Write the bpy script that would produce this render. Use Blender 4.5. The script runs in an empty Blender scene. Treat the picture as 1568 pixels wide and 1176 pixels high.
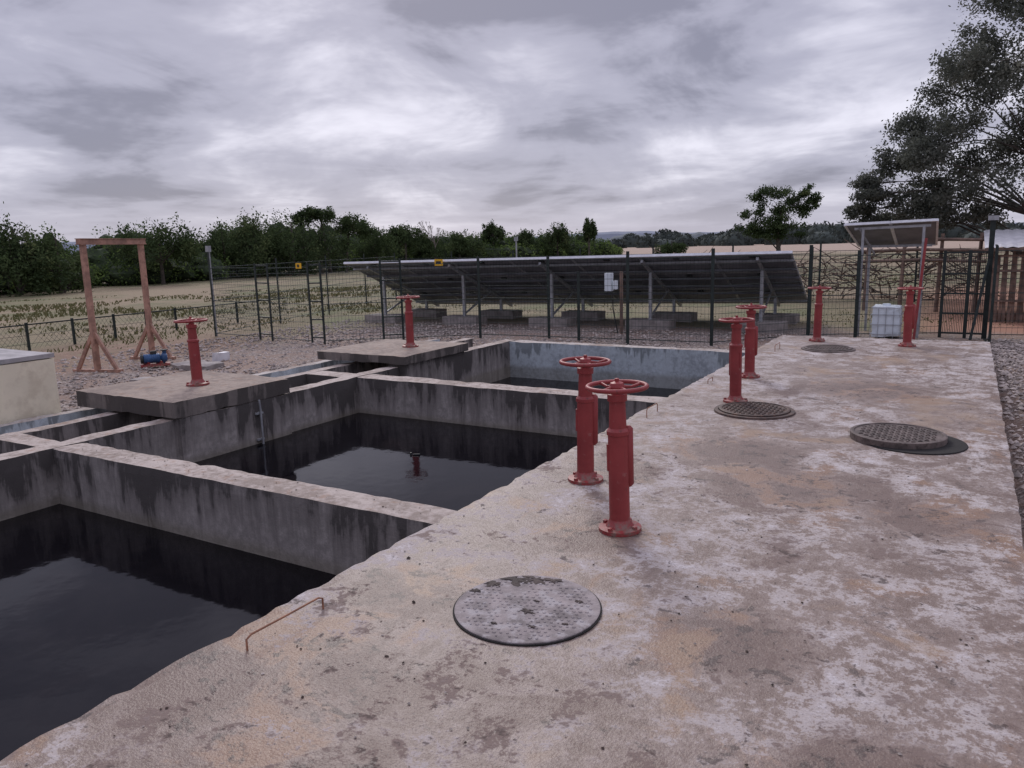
import bpy, math, random
import numpy as np
from mathutils import Vector, Matrix, noise
random.seed(7); rng=np.random.default_rng(7)
scene=bpy.context.scene
rad=math.radians
YAW=30.63

# ------------------------------------------------------------------ materials
def newmat(name):
    m=bpy.data.materials.new(name); m.use_nodes=True
    nt=m.node_tree; b=nt.nodes['Principled BSDF']
    return m,nt,b
def N(nt,t,**k):
    n=nt.nodes.new(t)
    for a,v in k.items(): setattr(n,a,v)
    return n
def setin(nt,sock,v):
    if isinstance(v,bpy.types.NodeSocket): nt.links.new(v,sock)
    else: sock.default_value=v
def noiseN(nt,vec,scale,detail=5,rough=.55,dist=0):
    n=N(nt,'ShaderNodeTexNoise'); n.inputs['Scale'].default_value=scale; n.inputs['Detail'].default_value=detail
    n.inputs['Roughness'].default_value=rough; n.inputs['Distortion'].default_value=dist
    if vec is not None: nt.links.new(vec,n.inputs['Vector'])
    return n.outputs['Fac']
def mapr(nt,val,a,b,c=0.,d=1.,smooth=True):
    n=N(nt,'ShaderNodeMapRange'); n.interpolation_type='SMOOTHSTEP' if smooth else 'LINEAR'
    setin(nt,n.inputs[0],val)
    for i,v in enumerate((a,b,c,d)): setin(nt,n.inputs[i+1],v)
    return n.outputs[0]
def math_(nt,op,a,b=0.,c=None):
    n=N(nt,'ShaderNodeMath',operation=op); setin(nt,n.inputs[0],a); setin(nt,n.inputs[1],b)
    if c is not None: setin(nt,n.inputs[2],c)
    return n.outputs[0]
def wsum(nt,*pairs):
    acc=None
    for s,w in pairs:
        acc=math_(nt,'MULTIPLY',s,w) if acc is None else math_(nt,'MULTIPLY_ADD',s,w,acc)
    return acc
def mixc(nt,f,a,b,mode='MIX'):
    n=N(nt,'ShaderNodeMix',data_type='RGBA',blend_type=mode)
    setin(nt,n.inputs[0],f)
    for i,v in ((6,a),(7,b)):
        if isinstance(v,tuple): v=(v[0],v[1],v[2],1)
        setin(nt,n.inputs[i],v)
    return n.outputs[2]
def objc(nt,scale=(1,1,1),loc=(0,0,0)):
    t=N(nt,'ShaderNodeTexCoord'); m=N(nt,'ShaderNodeMapping'); m.inputs['Scale'].default_value=scale; m.inputs['Location'].default_value=loc
    nt.links.new(t.outputs['Object'],m.inputs['Vector']); return m.outputs[0]
def bump(nt,b,h,strength=.3,dist=.02):
    n=N(nt,'ShaderNodeBump'); n.inputs['Strength'].default_value=strength; n.inputs['Distance'].default_value=dist
    nt.links.new(h,n.inputs['Height']); nt.links.new(n.outputs[0],b.inputs['Normal'])
def simple(name,col,rough=.6,metal=0.,var=.25,scale=8,bumps=.1,col2=None,t=(.5,.7)):
    m,nt,b=newmat(name); v=objc(nt)
    f=noiseN(nt,v,scale,4,.6)
    dark=tuple(c*(1-var) for c in col); lite=tuple(c*(1+var) for c in col)
    c=mixc(nt,mapr(nt,f,.3,.7),dark,lite)
    if col2:
        f2=noiseN(nt,v,scale*1.7,5,.65); c=mixc(nt,mapr(nt,f2,t[0],t[1]),c,col2)
    nt.links.new(c,b.inputs['Base Color']); b.inputs['Roughness'].default_value=rough; b.inputs['Metallic'].default_value=metal
    if bumps: bump(nt,b,noiseN(nt,v,scale*6,2,.6),bumps,.01)
    return m

def mat_deck():
    m,nt,b=newmat('deck_concrete'); v=objc(nt)
    big=noiseN(nt,objc(nt,(1.,.75,1)),.9,3,.6,.5); med=noiseN(nt,v,4.6,6,.66,.2); fine=noiseN(nt,v,24,4,.7); spk=noiseN(nt,v,90,2,.6)
    st=noiseN(nt,objc(nt,(1,1,1),(7.3,2.1,0)),1.5,5,.66,.6)
    px=N(nt,'ShaderNodeSeparateXYZ'); nt.links.new(v,px.inputs[0])
    mud=None
    for (bx,by,r) in ((-.74,3.1,.42),(-2.35,2.05,.75),(-2.3,2.8,.5),(-1.0,5.4,.75),(-1.55,6.1,.7),(-1.85,3.95,.45),(-.1,2.2,.6),(-1.9,1.4,.6),(-.9,9.3,.9),(-.1,5.1,.5),(-2.2,5.2,.5)):
        dx=math_(nt,'SUBTRACT',px.outputs[0],bx); dy=math_(nt,'SUBTRACT',px.outputs[1],by)
        d2=math_(nt,'ADD',math_(nt,'MULTIPLY',dx,dx),math_(nt,'MULTIPLY',dy,dy))
        g=mapr(nt,d2,r*r,0.,0.,1.)
        mud=g if mud is None else math_(nt,'MAXIMUM',mud,g)
    c=mixc(nt,mapr(nt,wsum(nt,(med,.6),(fine,.4)),.38,.60),(.175,.122,.097),(.31,.245,.213))
    so=wsum(nt,(st,1.),(fine,.25),(mud,.05))
    c=mixc(nt,mapr(nt,so,.66,.77,0,.75),c,(.25,.145,.088))
    s=wsum(nt,(med,.85),(fine,.62),(spk,.20),(big,.50),(mud,-.12))
    pale=mapr(nt,s,1.08,1.13)
    c=mixc(nt,math_(nt,'MULTIPLY',pale,.86),c,(.42,.37,.35))
    c=mixc(nt,mapr(nt,s,1.17,1.27,0,.75),c,(.54,.50,.50))
    c=mixc(nt,mapr(nt,wsum(nt,(big,-1.),(st,.9)),.05,.16,0,.5),c,(.31,.215,.14))
    sb=wsum(nt,(st,-.8),(med,.45),(fine,.30),(mud,.12))
    c=mixc(nt,mapr(nt,sb,.03,.10,0,.8),c,(.135,.085,.065))
    sd=wsum(nt,(noiseN(nt,objc(nt,(1,1,1),(3,9,0)),6.,4,.72,.5),1.),(fine,.5),(mud,.06))
    c=mixc(nt,mapr(nt,sd,.85,.94,0,.8),c,(.07,.048,.040))
    c=mixc(nt,mapr(nt,spk,.42,.28,0,.6),c,(.10,.08,.07))
    nt.links.new(c,b.inputs['Base Color'])
    nt.links.new(mapr(nt,math_(nt,'SUBTRACT',1.,pale),0,1,.9,.5),b.inputs['Roughness'])
    bump(nt,b,wsum(nt,(fine,.6),(spk,.4)),.75,.012)
    return m
def mat_wall(name='tank_wall_concrete',pale=(.37,.335,.315),top=(.44,.375,.335),dark=(.045,.039,.037),amount=.7,top2=(.24,.19,.16)):
    m,nt,b=newmat(name); v=objc(nt)
    g=N(nt,'ShaderNodeNewGeometry'); sx=N(nt,'ShaderNodeSeparateXYZ'); nt.links.new(g.outputs['Normal'],sx.inputs[0])
    px=N(nt,'ShaderNodeSeparateXYZ'); nt.links.new(g.outputs['Position'],px.inputs[0])
    z=px.outputs[2]
    streak=noiseN(nt,objc(nt,(1,1,.10)),6.5,5,.68,.2); streak2=noiseN(nt,objc(nt,(1,1,.5)),1.5,4,.62,.6)
    fine=noiseN(nt,v,14,4,.7); spk=noiseN(nt,v,60,2,.7)
    c=mixc(nt,mapr(nt,wsum(nt,(fine,.6),(streak2,.4)),.36,.62),tuple(x*.58 for x in pale),pale)
    s=wsum(nt,(streak,.55),(streak2,.65),(fine,.12))
    s=math_(nt,'ADD',s,mapr(nt,z,-.5,0.,-.08,.10,False))
    lo=.76-.12*amount
    c=mixc(nt,mapr(nt,s,lo-.12,lo+.02,0,.65),c,tuple(x*2.6 for x in dark))
    c=mixc(nt,mapr(nt,s,lo+.0,lo+.07,0,.85),c,dark)
    c=mixc(nt,mapr(nt,z,-.40,-.50,0,.5),c,(.15,.13,.09))
    ct=mixc(nt,mapr(nt,wsum(nt,(streak2,.5),(fine,.5)),.4,.58),top2,top)
    ct=mixc(nt,mapr(nt,spk,.38,.25,0,.7),ct,tuple(x*.4 for x in top2))
    ct=mixc(nt,mapr(nt,streak,.56,.66,0,.5),ct,(.28,.16,.10))
    c=mixc(nt,mapr(nt,sx.outputs[2],.6,.85),c,ct)
    nt.links.new(c,b.inputs['Base Color']); b.inputs['Roughness'].default_value=.85
    bump(nt,b,wsum(nt,(fine,.6),(spk,.4)),.5,.012)
    return m
def mat_water():
    m,nt,b=newmat('dark_water'); v=objc(nt)
    n=noiseN(nt,v,1.2,4,.6,.5)
    c=mixc(nt,mapr(nt,n,.5,.75),(.0035,.003,.0045),(.010,.008,.009))
    nt.links.new(c,b.inputs['Base Color'])
    b.inputs['Roughness'].default_value=.05; b.inputs['IOR'].default_value=1.30; b.inputs['Specular IOR Level'].default_value=.36
    b.inputs['Specular Tint'].default_value=(.93,.88,1.,1)
    bump(nt,b,noiseN(nt,v,6,2,.5),.06,.02)
    return m
def mat_ground():
    m,nt,b=newmat('ground_soil'); v=objc(nt)
    px=N(nt,'ShaderNodeSeparateXYZ'); nt.links.new(v,px.inputs[0]); x,y=px.outputs[0],px.outputs[1]
    n1=noiseN(nt,v,.35,4,.6); n2=noiseN(nt,v,.06,5,.6,.4); n3=noiseN(nt,v,3,4,.7); n4=noiseN(nt,v,22,2,.7)
    n5=noiseN(nt,objc(nt,(.35,1,1)),.05,4,.65,.3)
    g=mixc(nt,mapr(nt,n3,.3,.7),(.14,.125,.065),(.235,.185,.11))
    g=mixc(nt,mapr(nt,n1,.45,.64,0,.75),g,(.115,.13,.052))
    g=mixc(nt,mapr(nt,n2,.50,.62,0,.8),g,(.28,.21,.14))
    g=mixc(nt,mapr(nt,n5,.53,.63,0,.75),g,(.27,.165,.115))
    g=mixc(nt,mapr(nt,n4,.5,.75,0,.4),g,(.09,.085,.04))
    vo=N(nt,'ShaderNodeTexVoronoi'); vo.inputs['Scale'].default_value=26; nt.links.new(v,vo.inputs['Vector'])
    sc=N(nt,'ShaderNodeSeparateColor'); nt.links.new(vo.outputs['Color'],sc.inputs[0])
    gv=mixc(nt,sc.outputs[0],(.16,.125,.105),(.46,.40,.36))
    gv=mixc(nt,mapr(nt,vo.outputs['Distance'],.35,.7,0,.8),gv,(.09,.065,.055))
    gv=mixc(nt,mapr(nt,wsum(nt,(n3,.5),(n1,.5)),.45,.57,0,.75),gv,(.26,.175,.13))
    dirt=mixc(nt,mapr(nt,n3,.3,.7),(.15,.09,.06),(.26,.17,.12))
    edge=math_(nt,'MULTIPLY_ADD',n1,7.,-3.5)
    gx=mapr(nt,math_(nt,'ADD',x,edge),-15.,-12.8)
    gy=mapr(nt,math_(nt,'ADD',y,math_(nt,'MULTIPLY',edge,.5)),20.,18.)
    gm=math_(nt,'MULTIPLY',gx,gy)
    dx=mapr(nt,math_(nt,'ADD',x,edge),-20.,-17.); dy=mapr(nt,math_(nt,'ADD',y,edge),15.,11.)
    c=mixc(nt,math_(nt,'MULTIPLY',math_(nt,'MULTIPLY',dx,dy),mapr(nt,n3,.35,.5)),g,dirt)
    c=mixc(nt,math_(nt,'MULTIPLY',mapr(nt,y,95.,140.),.75),c,(.42,.31,.25))
    tx=mapr(nt,x,-2.,0.); ty=math_(nt,'MULTIPLY',mapr(nt,y,18.,19.),mapr(nt,y,40.,30.))
    c=mixc(nt,math_(nt,'MULTIPLY',tx,ty),c,(.33,.17,.11))
    c=mixc(nt,gm,c,gv)
    nt.links.new(c,b.inputs['Base Color']); b.inputs['Roughness'].default_value=.95
    bump(nt,b,math_(nt,'ADD',vo.outputs['Distance'],n4),.5,.03)
    return m
def mat_leaf(name,c1,c2,c3,trans=.25):
    m=bpy.data.materials.new(name); m.use_nodes=True; nt=m.node_tree; nt.nodes.remove(nt.nodes['Principled BSDF'])
    b=N(nt,'ShaderNodeBsdfDiffuse')
    a=N(nt,'ShaderNodeAttribute'); a.attribute_name='tint'
    c=mixc(nt,mapr(nt,a.outputs['Fac'],0,.6,0,1,False),c1,c2); c=mixc(nt,mapr(nt,a.outputs['Fac'],.6,1,0,1,False),c,c3)
    nt.links.new(c,b.inputs['Color'])
    tr=N(nt,'ShaderNodeBsdfTranslucent'); nt.links.new(c,tr.inputs[0])
    mx=N(nt,'ShaderNodeMixShader'); mx.inputs[0].default_value=trans
    nt.links.new(b.outputs[0],mx.inputs[1]); nt.links.new(tr.outputs[0],mx.inputs[2])
    nt.links.new(mx.outputs[0],nt.nodes['Material Output'].inputs[0])
    return m
def mat_redpaint():
    m,nt,b=newmat('red_oxide_paint'); v=objc(nt)
    n=noiseN(nt,v,16,5,.7); n2=noiseN(nt,v,5,4,.6); oi=N(nt,'ShaderNodeObjectInfo')
    c=mixc(nt,mapr(nt,n2,.3,.7),(.21,.020,.022),(.31,.038,.038))
    c=mixc(nt,mapr(nt,n,.60,.70,0,.7),c,(.33,.14,.125))
    c=mixc(nt,mapr(nt,n,.40,.31,0,.85),c,(.085,.02,.016))
    c=mixc(nt,.25,c,mixc(nt,oi.outputs['Random'],(.14,.02,.02),(.36,.06,.055)))
    px=N(nt,'ShaderNodeSeparateXYZ'); nt.links.new(v,px.inputs[0])
    c=mixc(nt,math_(nt,'MULTIPLY',mapr(nt,px.outputs[2],.14,.0),mapr(nt,n,.45,.62)),c,(.20,.12,.095))
    nt.links.new(c,b.inputs['Base Color']); b.inputs['Roughness'].default_value=.5
    bump(nt,b,n,.35,.006); return m

M={}
M['deck']=mat_deck(); M['wall']=mat_wall(); M['wall2']=mat_wall('far_tank_paint',(.52,.58,.62),(.45,.41,.38),(.17,.19,.20),.25)
M['plat']=mat_wall('platform_concrete',(.29,.25,.225),(.31,.245,.20),(.055,.047,.043),.6,(.19,.145,.12))
M['water']=mat_water(); M['ground']=mat_ground(); M['red']=mat_redpaint()
M['iron']=simple('cast_iron_rusty',(.065,.040,.032),.65,.1,.4,12,.3,(.14,.075,.05))
M['iron2']=simple('cast_iron_grey',(.115,.088,.078),.75,.0,.4,12,.3,(.05,.036,.03))
M['cover']=simple('cover_concrete',(.24,.205,.20),.85,0,.35,9,.5,(.35,.32,.32),(.48,.65))
M['coverdirt']=simple('cover_dirt',(.06,.042,.036),.8,0,.4,9,.5)
M['hole']=simple('hole_shade_joint',(.012,.010,.009),.9,0,.2,9,0)  # near-black: painted shade of the open manhole, dark joint round the concrete cover
M['green']=simple('fence_paint_darkgreen',(.018,.028,.026),.45,.2,.3,9,.0)
M['wire']=simple('fence_wire',(.03,.045,.042),.5,.3,.2,9,0)
M['galv']=simple('galvanised_steel',(.36,.37,.39),.45,.4,.2,9,.0)
M['alu']=simple('aluminium_frame',(.70,.71,.74),.4,.2,.1,9,0)
M['back']=simple('panel_backsheet',(.15,.155,.18),.5,0,.25,3,0)
M['glass']=simple('panel_glass',(.012,.016,.035),.12,0,.2,3,0)
M['gantry']=simple('gantry_primer',(.36,.20,.145),.6,0,.3,6,.1,(.22,.12,.085))
M['cream']=simple('cream_plaster',(.80,.72,.55),.85,0,.08,2,.15,(.64,.56,.42))
M['greycap']=simple('cement_cap',(.36,.34,.34),.9,0,.2,5,.3)
M['blue']=simple('pump_blue',(.03,.085,.20),.45,.1,.3,9,.05)
M['black']=simple('black_rubber',(.02,.02,.02),.6,0,.2,9,.0)
M['white']=simple('white_plastic',(.68,.74,.78),.5,0,.08,3,.0)
M['yellow']=simple('sign_yellow',(.75,.42,.02),.5,0,.1,9,0)
M['foot']=simple('footing_concrete',(.28,.25,.235),.9,0,.25,5,.4)
M['rebar']=simple('rebar_rust',(.27,.125,.075),.8,.1,.3,20,.0)
M['bark']=simple('bark',(.075,.062,.052),.9,0,.4,6,.3)
M['barkpale']=simple('bark_pale',(.20,.17,.145),.9,0,.3,6,.3)
M['wood']=simple('weathered_wood',(.17,.115,.09),.9,0,.45,4,.3)
M['sheet']=simple('roof_sheet',(.60,.59,.61),.6,0,.15,3,.1)
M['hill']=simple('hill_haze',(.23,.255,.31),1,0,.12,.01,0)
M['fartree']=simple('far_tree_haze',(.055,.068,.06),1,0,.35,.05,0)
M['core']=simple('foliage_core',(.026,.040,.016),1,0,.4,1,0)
M['leafA']=mat_leaf('foliage_bush',(.055,.088,.030),(.105,.155,.050),(.17,.23,.075))
M['leafB']=mat_leaf('foliage_tree',(.042,.062,.030),(.075,.105,.045),(.13,.155,.07))
M['leafC']=mat_leaf('foliage_big_tree',(.070,.078,.066),(.14,.15,.125),(.22,.225,.19),.35)
M['grass']=mat_leaf('grass_blades',(.10,.11,.048),(.155,.14,.07),(.22,.175,.105))
M['stone']=simple('gravel_stone',(.34,.29,.26),.9,0,.55,9,.0)
M['debris']=simple('leaf_debris',(.06,.04,.03),.9,0,.5,9,.0)

# ------------------------------------------------------------------ mesh builder
class MB:
    def __init__(s): s.v=[];s.f=[];s.m=[];s.s=[];s.mats=[]
    def mi(s,m):
        if m not in s.mats: s.mats.append(m)
        return s.mats.index(m)
    def add(s,vs,fs,m,smooth=False):
        o=len(s.v); s.v+= [tuple(p) for p in vs]; k=s.mi(m)
        for f in fs: s.f.append(tuple(i+o for i in f)); s.m.append(k); s.s.append(smooth)
    def box(s,x0,x1,y0,y1,z0,z1,m):
        s.add([(x,y,z) for z in (z0,z1) for y in (y0,y1) for x in (x0,x1)],
              [(0,2,3,1),(4,5,7,6),(0,1,5,4),(2,6,7,3),(0,4,6,2),(1,3,7,5)],m)
    def bar(s,p,q,w,d,m,up=(0,0,1)):
        p=Vector(p);q=Vector(q);z=(q-p).normalized();u=Vector(up)
        if abs(z.dot(u))>.95:u=Vector((0,1,0))
        x=u.cross(z).normalized()*w/2;y=z.cross(x).normalized()*d/2
        s.add([p-x-y,p+x-y,p-x+y,p+x+y,q-x-y,q+x-y,q-x+y,q+x+y],
              [(0,2,3,1),(4,5,7,6),(0,1,5,4),(2,6,7,3),(0,4,6,2),(1,3,7,5)],m)
    def tube(s,pts,rs,m,n=10,caps=True):
        pts=[Vector(p) for p in pts]; vs=[];fs=[]
        prev=None
        for i,p in enumerate(pts):
            t=(pts[min(i+1,len(pts)-1)]-pts[max(i-1,0)])
            t=t.normalized() if t.length>1e-9 else Vector((0,0,1))
            u=Vector((1,0,0)) if prev is None else prev
            if abs(u.dot(t))>.98:u=Vector((0,1,0))
            a=(u-t*u.dot(t)).normalized();prev=a;bb=t.cross(a)
            for k in range(n):
                th=2*math.pi*k/n; vs.append(p+(a*math.cos(th)+bb*math.sin(th))*rs[i])
        for i in range(len(pts)-1):
            for k in range(n):
                k2=(k+1)%n; fs.append((i*n+k,i*n+k2,(i+1)*n+k2,(i+1)*n+k))
        s.add(vs,fs,m,True)
        if caps:
            s.add(vs[:n],[tuple(reversed(range(n)))],m); s.add(vs[-n:],[tuple(range(n))],m)
    def lathe(s,c,prof,m,n=24,smooth=True):
        c=Vector(c)
        for (r0,z0),(r1,z1) in zip(prof[:-1],prof[1:]):
            vs=[];fs=[]
            for r,z in ((r0,z0),(r1,z1)):
                for k in range(n):
                    th=2*math.pi*k/n; vs.append((c.x+r*math.cos(th),c.y+r*math.sin(th),c.z+z))
            for k in range(n):
                k2=(k+1)%n; fs.append((k,k2,n+k2,n+k))
            s.add(vs,fs,m,smooth)
    def torus(s,c,R,r,m,n=40,k=10,tilt=None):
        c=Vector(c);vs=[];fs=[]
        for i in range(n):
            a=2*math.pi*i/n
            for j in range(k):
                b=2*math.pi*j/k
                p=Vector(((R+r*math.cos(b))*math.cos(a),(R+r*math.cos(b))*math.sin(a),r*math.sin(b)))
                if tilt: p=tilt@p
                vs.append(c+p)
        for i in range(n):
            for j in range(k):
                fs.append((i*k+j,((i+1)%n)*k+j,((i+1)%n)*k+(j+1)%k,i*k+(j+1)%k))
        s.add(vs,fs,m,True)
    def build(s,name):
        me=bpy.data.meshes.new(name); me.from_pydata(s.v,[],s.f)
        for m in s.mats: me.materials.append(m)
        me.polygons.foreach_set('material_index',s.m); me.polygons.foreach_set('use_smooth',s.s)
        me.update(); o=bpy.data.objects.new(name,me); scene.collection.objects.link(o); return o

def rough_box(mb,x0,x1,y0,y1,z0,z1,m,step=.12,amp=.006,chip=.012):
    L=[np.linspace(a,b,max(2,int((b-a)/step)+1)) for a,b in ((x0,x1),(y0,y1),(z0,z1))]
    vid={};vs=[];fs=[]
    def vert(i,j,k):
        key=(i,j,k)
        if key in vid:return vid[key]
        p=Vector((L[0][i],L[1][j],L[2][k]))
        ex=[i in(0,len(L[0])-1),j in(0,len(L[1])-1),k in(0,len(L[2])-1)]
        nv=noise.noise_vector(p*2.3)+noise.noise_vector(p*7)*.5
        q=p+nv*amp*.6
        if sum(ex)>=2:
            c=max(0,noise.noise(p*4.)+noise.noise(p*13.)*.8+.25)*chip+.002
            ctr=((x0+x1)/2,(y0+y1)/2,(z0+z1)/2)
            for a in range(3):
                if ex[a]: q[a]-=math.copysign(c,p[a]-ctr[a])
        vid[key]=len(vs);vs.append(q);return vid[key]
    n=[len(l)-1 for l in L]
    for i in range(n[0]):
        for j in range(n[1]):
            fs.append((vert(i,j,n[2]),vert(i+1,j,n[2]),vert(i+1,j+1,n[2]),vert(i,j+1,n[2])))
    for i in range(n[0]):
        for k in range(n[2]):
            fs.append((vert(i,0,k),vert(i+1,0,k),vert(i+1,0,k+1),vert(i,0,k+1)))
            fs.append((vert(i,n[1],k),vert(i,n[1],k+1),vert(i+1,n[1],k+1),vert(i+1,n[1],k)))
    for j in range(n[1]):
        for k in range(n[2]):
            fs.append((vert(0,j,k),vert(0,j,k+1),vert(0,j+1,k+1),vert(0,j+1,k)))
            fs.append((vert(n[0],j,k),vert(n[0],j+1,k),vert(n[0],j+1,k+1),vert(n[0],j,k+1)))
    mb.add(vs,fs,m,False)

def quad_mesh(name,V,mat,tint=None,link=True):
    n=len(V); k=V.shape[1]
    me=bpy.data.meshes.new(name); me.vertices.add(n*k); me.vertices.foreach_set('co',V.reshape(-1).astype(np.float32))
    me.loops.add(n*k); me.loops.foreach_set('vertex_index',np.arange(n*k,dtype=np.int32))
    me.polygons.add(n); me.polygons.foreach_set('loop_start',(np.arange(n)*k).astype(np.int32))
    if tint is not None:
        a=me.attributes.new('tint','FLOAT','POINT'); a.data.foreach_set('value',np.repeat(tint,k).astype(np.float32))
    me.materials.append(mat); me.update(calc_edges=True); me.validate()
    o=bpy.data.objects.new(name,me)
    if link: scene.collection.objects.link(o)
    return o
def leaf_quads(C,size,asp=.5):
    n=len(C); a=rng.normal(size=(n,3)); a/=np.linalg.norm(a,axis=1)[:,None]
    b=rng.normal(size=(n,3)); b-=a*(a*b).sum(1)[:,None]; b/=np.linalg.norm(b,axis=1)[:,None]
    s=(size*rng.uniform(.55,1.35,n))[:,None]
    l=a*s; w=b*s*asp
    return np.stack([C-l*.5, C+w*.5+l*.05, C+l*.5, C-w*.5-l*.05],axis=1)

# ------------------------------------------------------------------ ground (one sheet, opening for the tank)
def ground():
    xs=sorted(set([-2500,-1200,-600,-300,-160]+list(range(-120,-20,5))+list(np.arange(-20,4,1.))+[-8.93,-2.79,.39]+list(range(4,40,4))+[60,120,300,700,1500,2500]))
    ys=sorted(set([-1500,-500,-150,-60,-30,-12,-6,-3.0]+list(np.arange(-2,26,1.))+[12.1,14.2]+list(range(26,140,6))+[180,260,400,700,1200,2200,3500]))
    V=[];idx={}
    for i,x in enumerate(xs):
        for j,y in enumerate(ys):
            z=-.4
            far=max(0,min(1,(math.hypot(x,y)-24)/20))
            if far<=0 : 
                if not(-9.5<x<1 and y<14.6): z+=noise.noise(Vector((x*.4,y*.4,0)))*.03
            z+=far*(noise.noise(Vector((x*.03,y*.03,3)))*.25)
            if x<-17 and math.hypot(x,y)<60: z-=.05
            if x>.39: z=-.12 if y<14 else z
            idx[i,j]=len(V);V.append((x,y,z))
    F=[]
    for i in range(len(xs)-1):
        for j in range(len(ys)-1):
            cx=(xs[i]+xs[i+1])/2;cy=(ys[j]+ys[j+1])/2
            if -8.93<cx<.39 and -3<cy<12.1: continue
            if -2.79<cx<.39 and -3<cy<14.2: continue
            F.append((idx[i,j],idx[i+1,j],idx[i+1,j+1],idx[i,j+1]))
    me=bpy.data.meshes.new('ground');me.from_pydata(V,[],F);me.materials.append(M['ground']);me.update()
    o=bpy.data.objects.new('ground',me);scene.collection.objects.link(o)
ground()

# ------------------------------------------------------------------ concrete works
mb=MB(); rough_box(mb,-2.79,.38,-3,14.2,-1.3,0,M['deck'],.07,.006,.014); mb.build('concrete_deck')
mb=MB()
W=M['wall']
rough_box(mb,-7.27,-7.05,-3,8.45,-1.3,-.004,W)
rough_box(mb,-7.05,-2.77,3.70,3.98,-1.3,-.010,W,.08)
rough_box(mb,-8.0,-7.27,3.68,3.92,-1.3,-.012,W)
rough_box(mb,-7.05,-2.77,7.78,8.10,-1.3,-.010,W)
rough_box(mb,-8.0,-7.27,7.78,8.10,-1.3,-.02,W)
rough_box(mb,-8.18,-8.0,-3,8.45,-1.3,-.02,W)
rough_box(mb,-8.93,-8.76,-3,12.1,-1.3,-.06,M['wall2'])
rough_box(mb,-7.27,-7.05,8.45,12.1,-1.3,-.006,W)
rough_box(mb,-8.18,-8.0,8.45,12.1,-1.3,-.02,W)
mb.box(-8.76,-8.18,-3,12.1,-1.3,-.34,W); mb.box(-8.0,-7.27,-3,12.1,-1.3,-.42,W)
mb.build('settling_tank_walls')
mb=MB(); rough_box(mb,-7.05,-2.77,11.85,12.1,-1.3,-.012,M['wall2']); mb.build('far_tank_wall')
mb=MB(); rough_box(mb,-8.72,-6.98,4.92,6.52,0.004,.19,M['plat'],.1); 
rough_box(mb,-7.27,-6.985,4.98,6.5,-1.0,.004,M['wall'],.1); mb.build('valve_platform')
mb=MB(); rough_box(mb,-8.62,-6.9,8.65,10.3,.03,.16,M['plat'],.1); 
rough_box(mb,-7.27,-6.95,8.7,10.25,-1.0,.03,M['wall'],.1); mb.build('valve_platform')
mb=MB()
for (y0,y1,z) in ((-3,3.7,-.53),(3.98,7.78,-.5),(8.10,11.85,-.66)):
    mb.add([(-7.05,y0,z),(-2.79,y0,z),(-2.79,y1,z),(-7.05,y1,z)],[(0,1,2,3)],M['water'])
mb.build('tank_water')
mb=MB(); rough_box(mb,-12.2,-8.97,1.6,4.87,-.45,.56,M['cream'],.3,.003,.006); rough_box(mb,-12.2,-8.965,1.6,4.875,.562,.62,M['greycap'],.3,.004,.008); mb.build('masonry_chamber')
mb=MB(); mb.tube([(-6.93,6.0,-.8),(-6.93,6.0,-.1),(-6.93,5.99,.02)],[.012,.012,.012],M['galv'],8)
mb.bar((-6.96,5.95,-.14),(-6.96,6.05,-.14),.03,.02,M['galv']); mb.bar((-6.97,5.95,-.45),(-6.97,6.05,-.45),.03,.02,M['galv']); mb.build('sluice_rod')
mb=MB(); mb.tube([(-5.05,6.35,-.7),(-5.05,6.35,-.475)],[.010,.010],M['black'],10); mb.tube([(-5.02,6.35,-.495),(-4.95,6.38,-.492)],[.010,.010],M['black'],8); mb.build('outlet_pipe_stub')

# ------------------------------------------------------------------ valve hand-wheel posts
def valve_post(x,y,z0,zt,ang,side=True,lean=(0,0)):
    mb=MB(); R=M['red']; h=zt-z0
    mb.lathe((0,0,0),[(.0,.0),(.128,.0),(.128,.022),(.085,.028),(.072,.05),(.062,.07)],R,28,False)
    for k in range(4):
        a=ang+math.pi/4+k*math.pi/2
        mb.lathe((.105*math.cos(a),.105*math.sin(a),.022),[(.016,0),(.016,.018),(.0,.02)],R,6,False)
    mb.lathe((0,0,0),[(.062,.05),(.060,h*.66)],R,24)
    mb.lathe((0,0,0),[(.060,h*.66),(.067,h*.665),(.067,h*.69),(.052,h*.71)],R,24,False)
    mb.lathe((0,0,0),[(.052,h*.70),(.047,h-.10),(.058,h-.095),(.058,h-.055),(.03,h-.05),(.026,h-.02)],R,20,True)
    if side:
        ca,sa=math.cos(ang),math.sin(ang); cx,cy=.062*ca,.062*sa
        mb.tube([(cx,cy,h*.30),(cx,cy,h*.32),(cx,cy,h*.70),(cx,cy,h*.72)],[.012,.028,.028,.012],R,12)
        mb.tube([(-cx*.95,-cy*.95,h*.42),(-cx*.95,-cy*.95,h*.6)],[.012,.012],R,8)
    wz=h-.012; wr=.172
    mb.torus((0,0,wz),wr,.0135,R,44,10)
    mb.lathe((0,0,wz),[(.0,-.02),(.042,-.02),(.045,.0),(.038,.022),(.016,.03),(.0,.032)],R,20,True)
    mb.lathe((0,0,wz+.028),[(.014,0),(.014,.02),(0,.022)],R,6,False)
    for k in range(4):
        a=ang+k*math.pi/2+.3
        p=[(.03*math.cos(a),.03*math.sin(a),wz-.004),(.1*math.cos(a+.12),.1*math.sin(a+.12),wz-.014),(wr*math.cos(a+.1),wr*math.sin(a+.1),wz-.002)]
        mb.tube(p,[.012,.009,.011],R,8)
    o=mb.build('handwheel_valve_post'); o.location=(x,y,z0); o.rotation_euler=(rad(lean[0]),rad(lean[1]),0)
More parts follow.
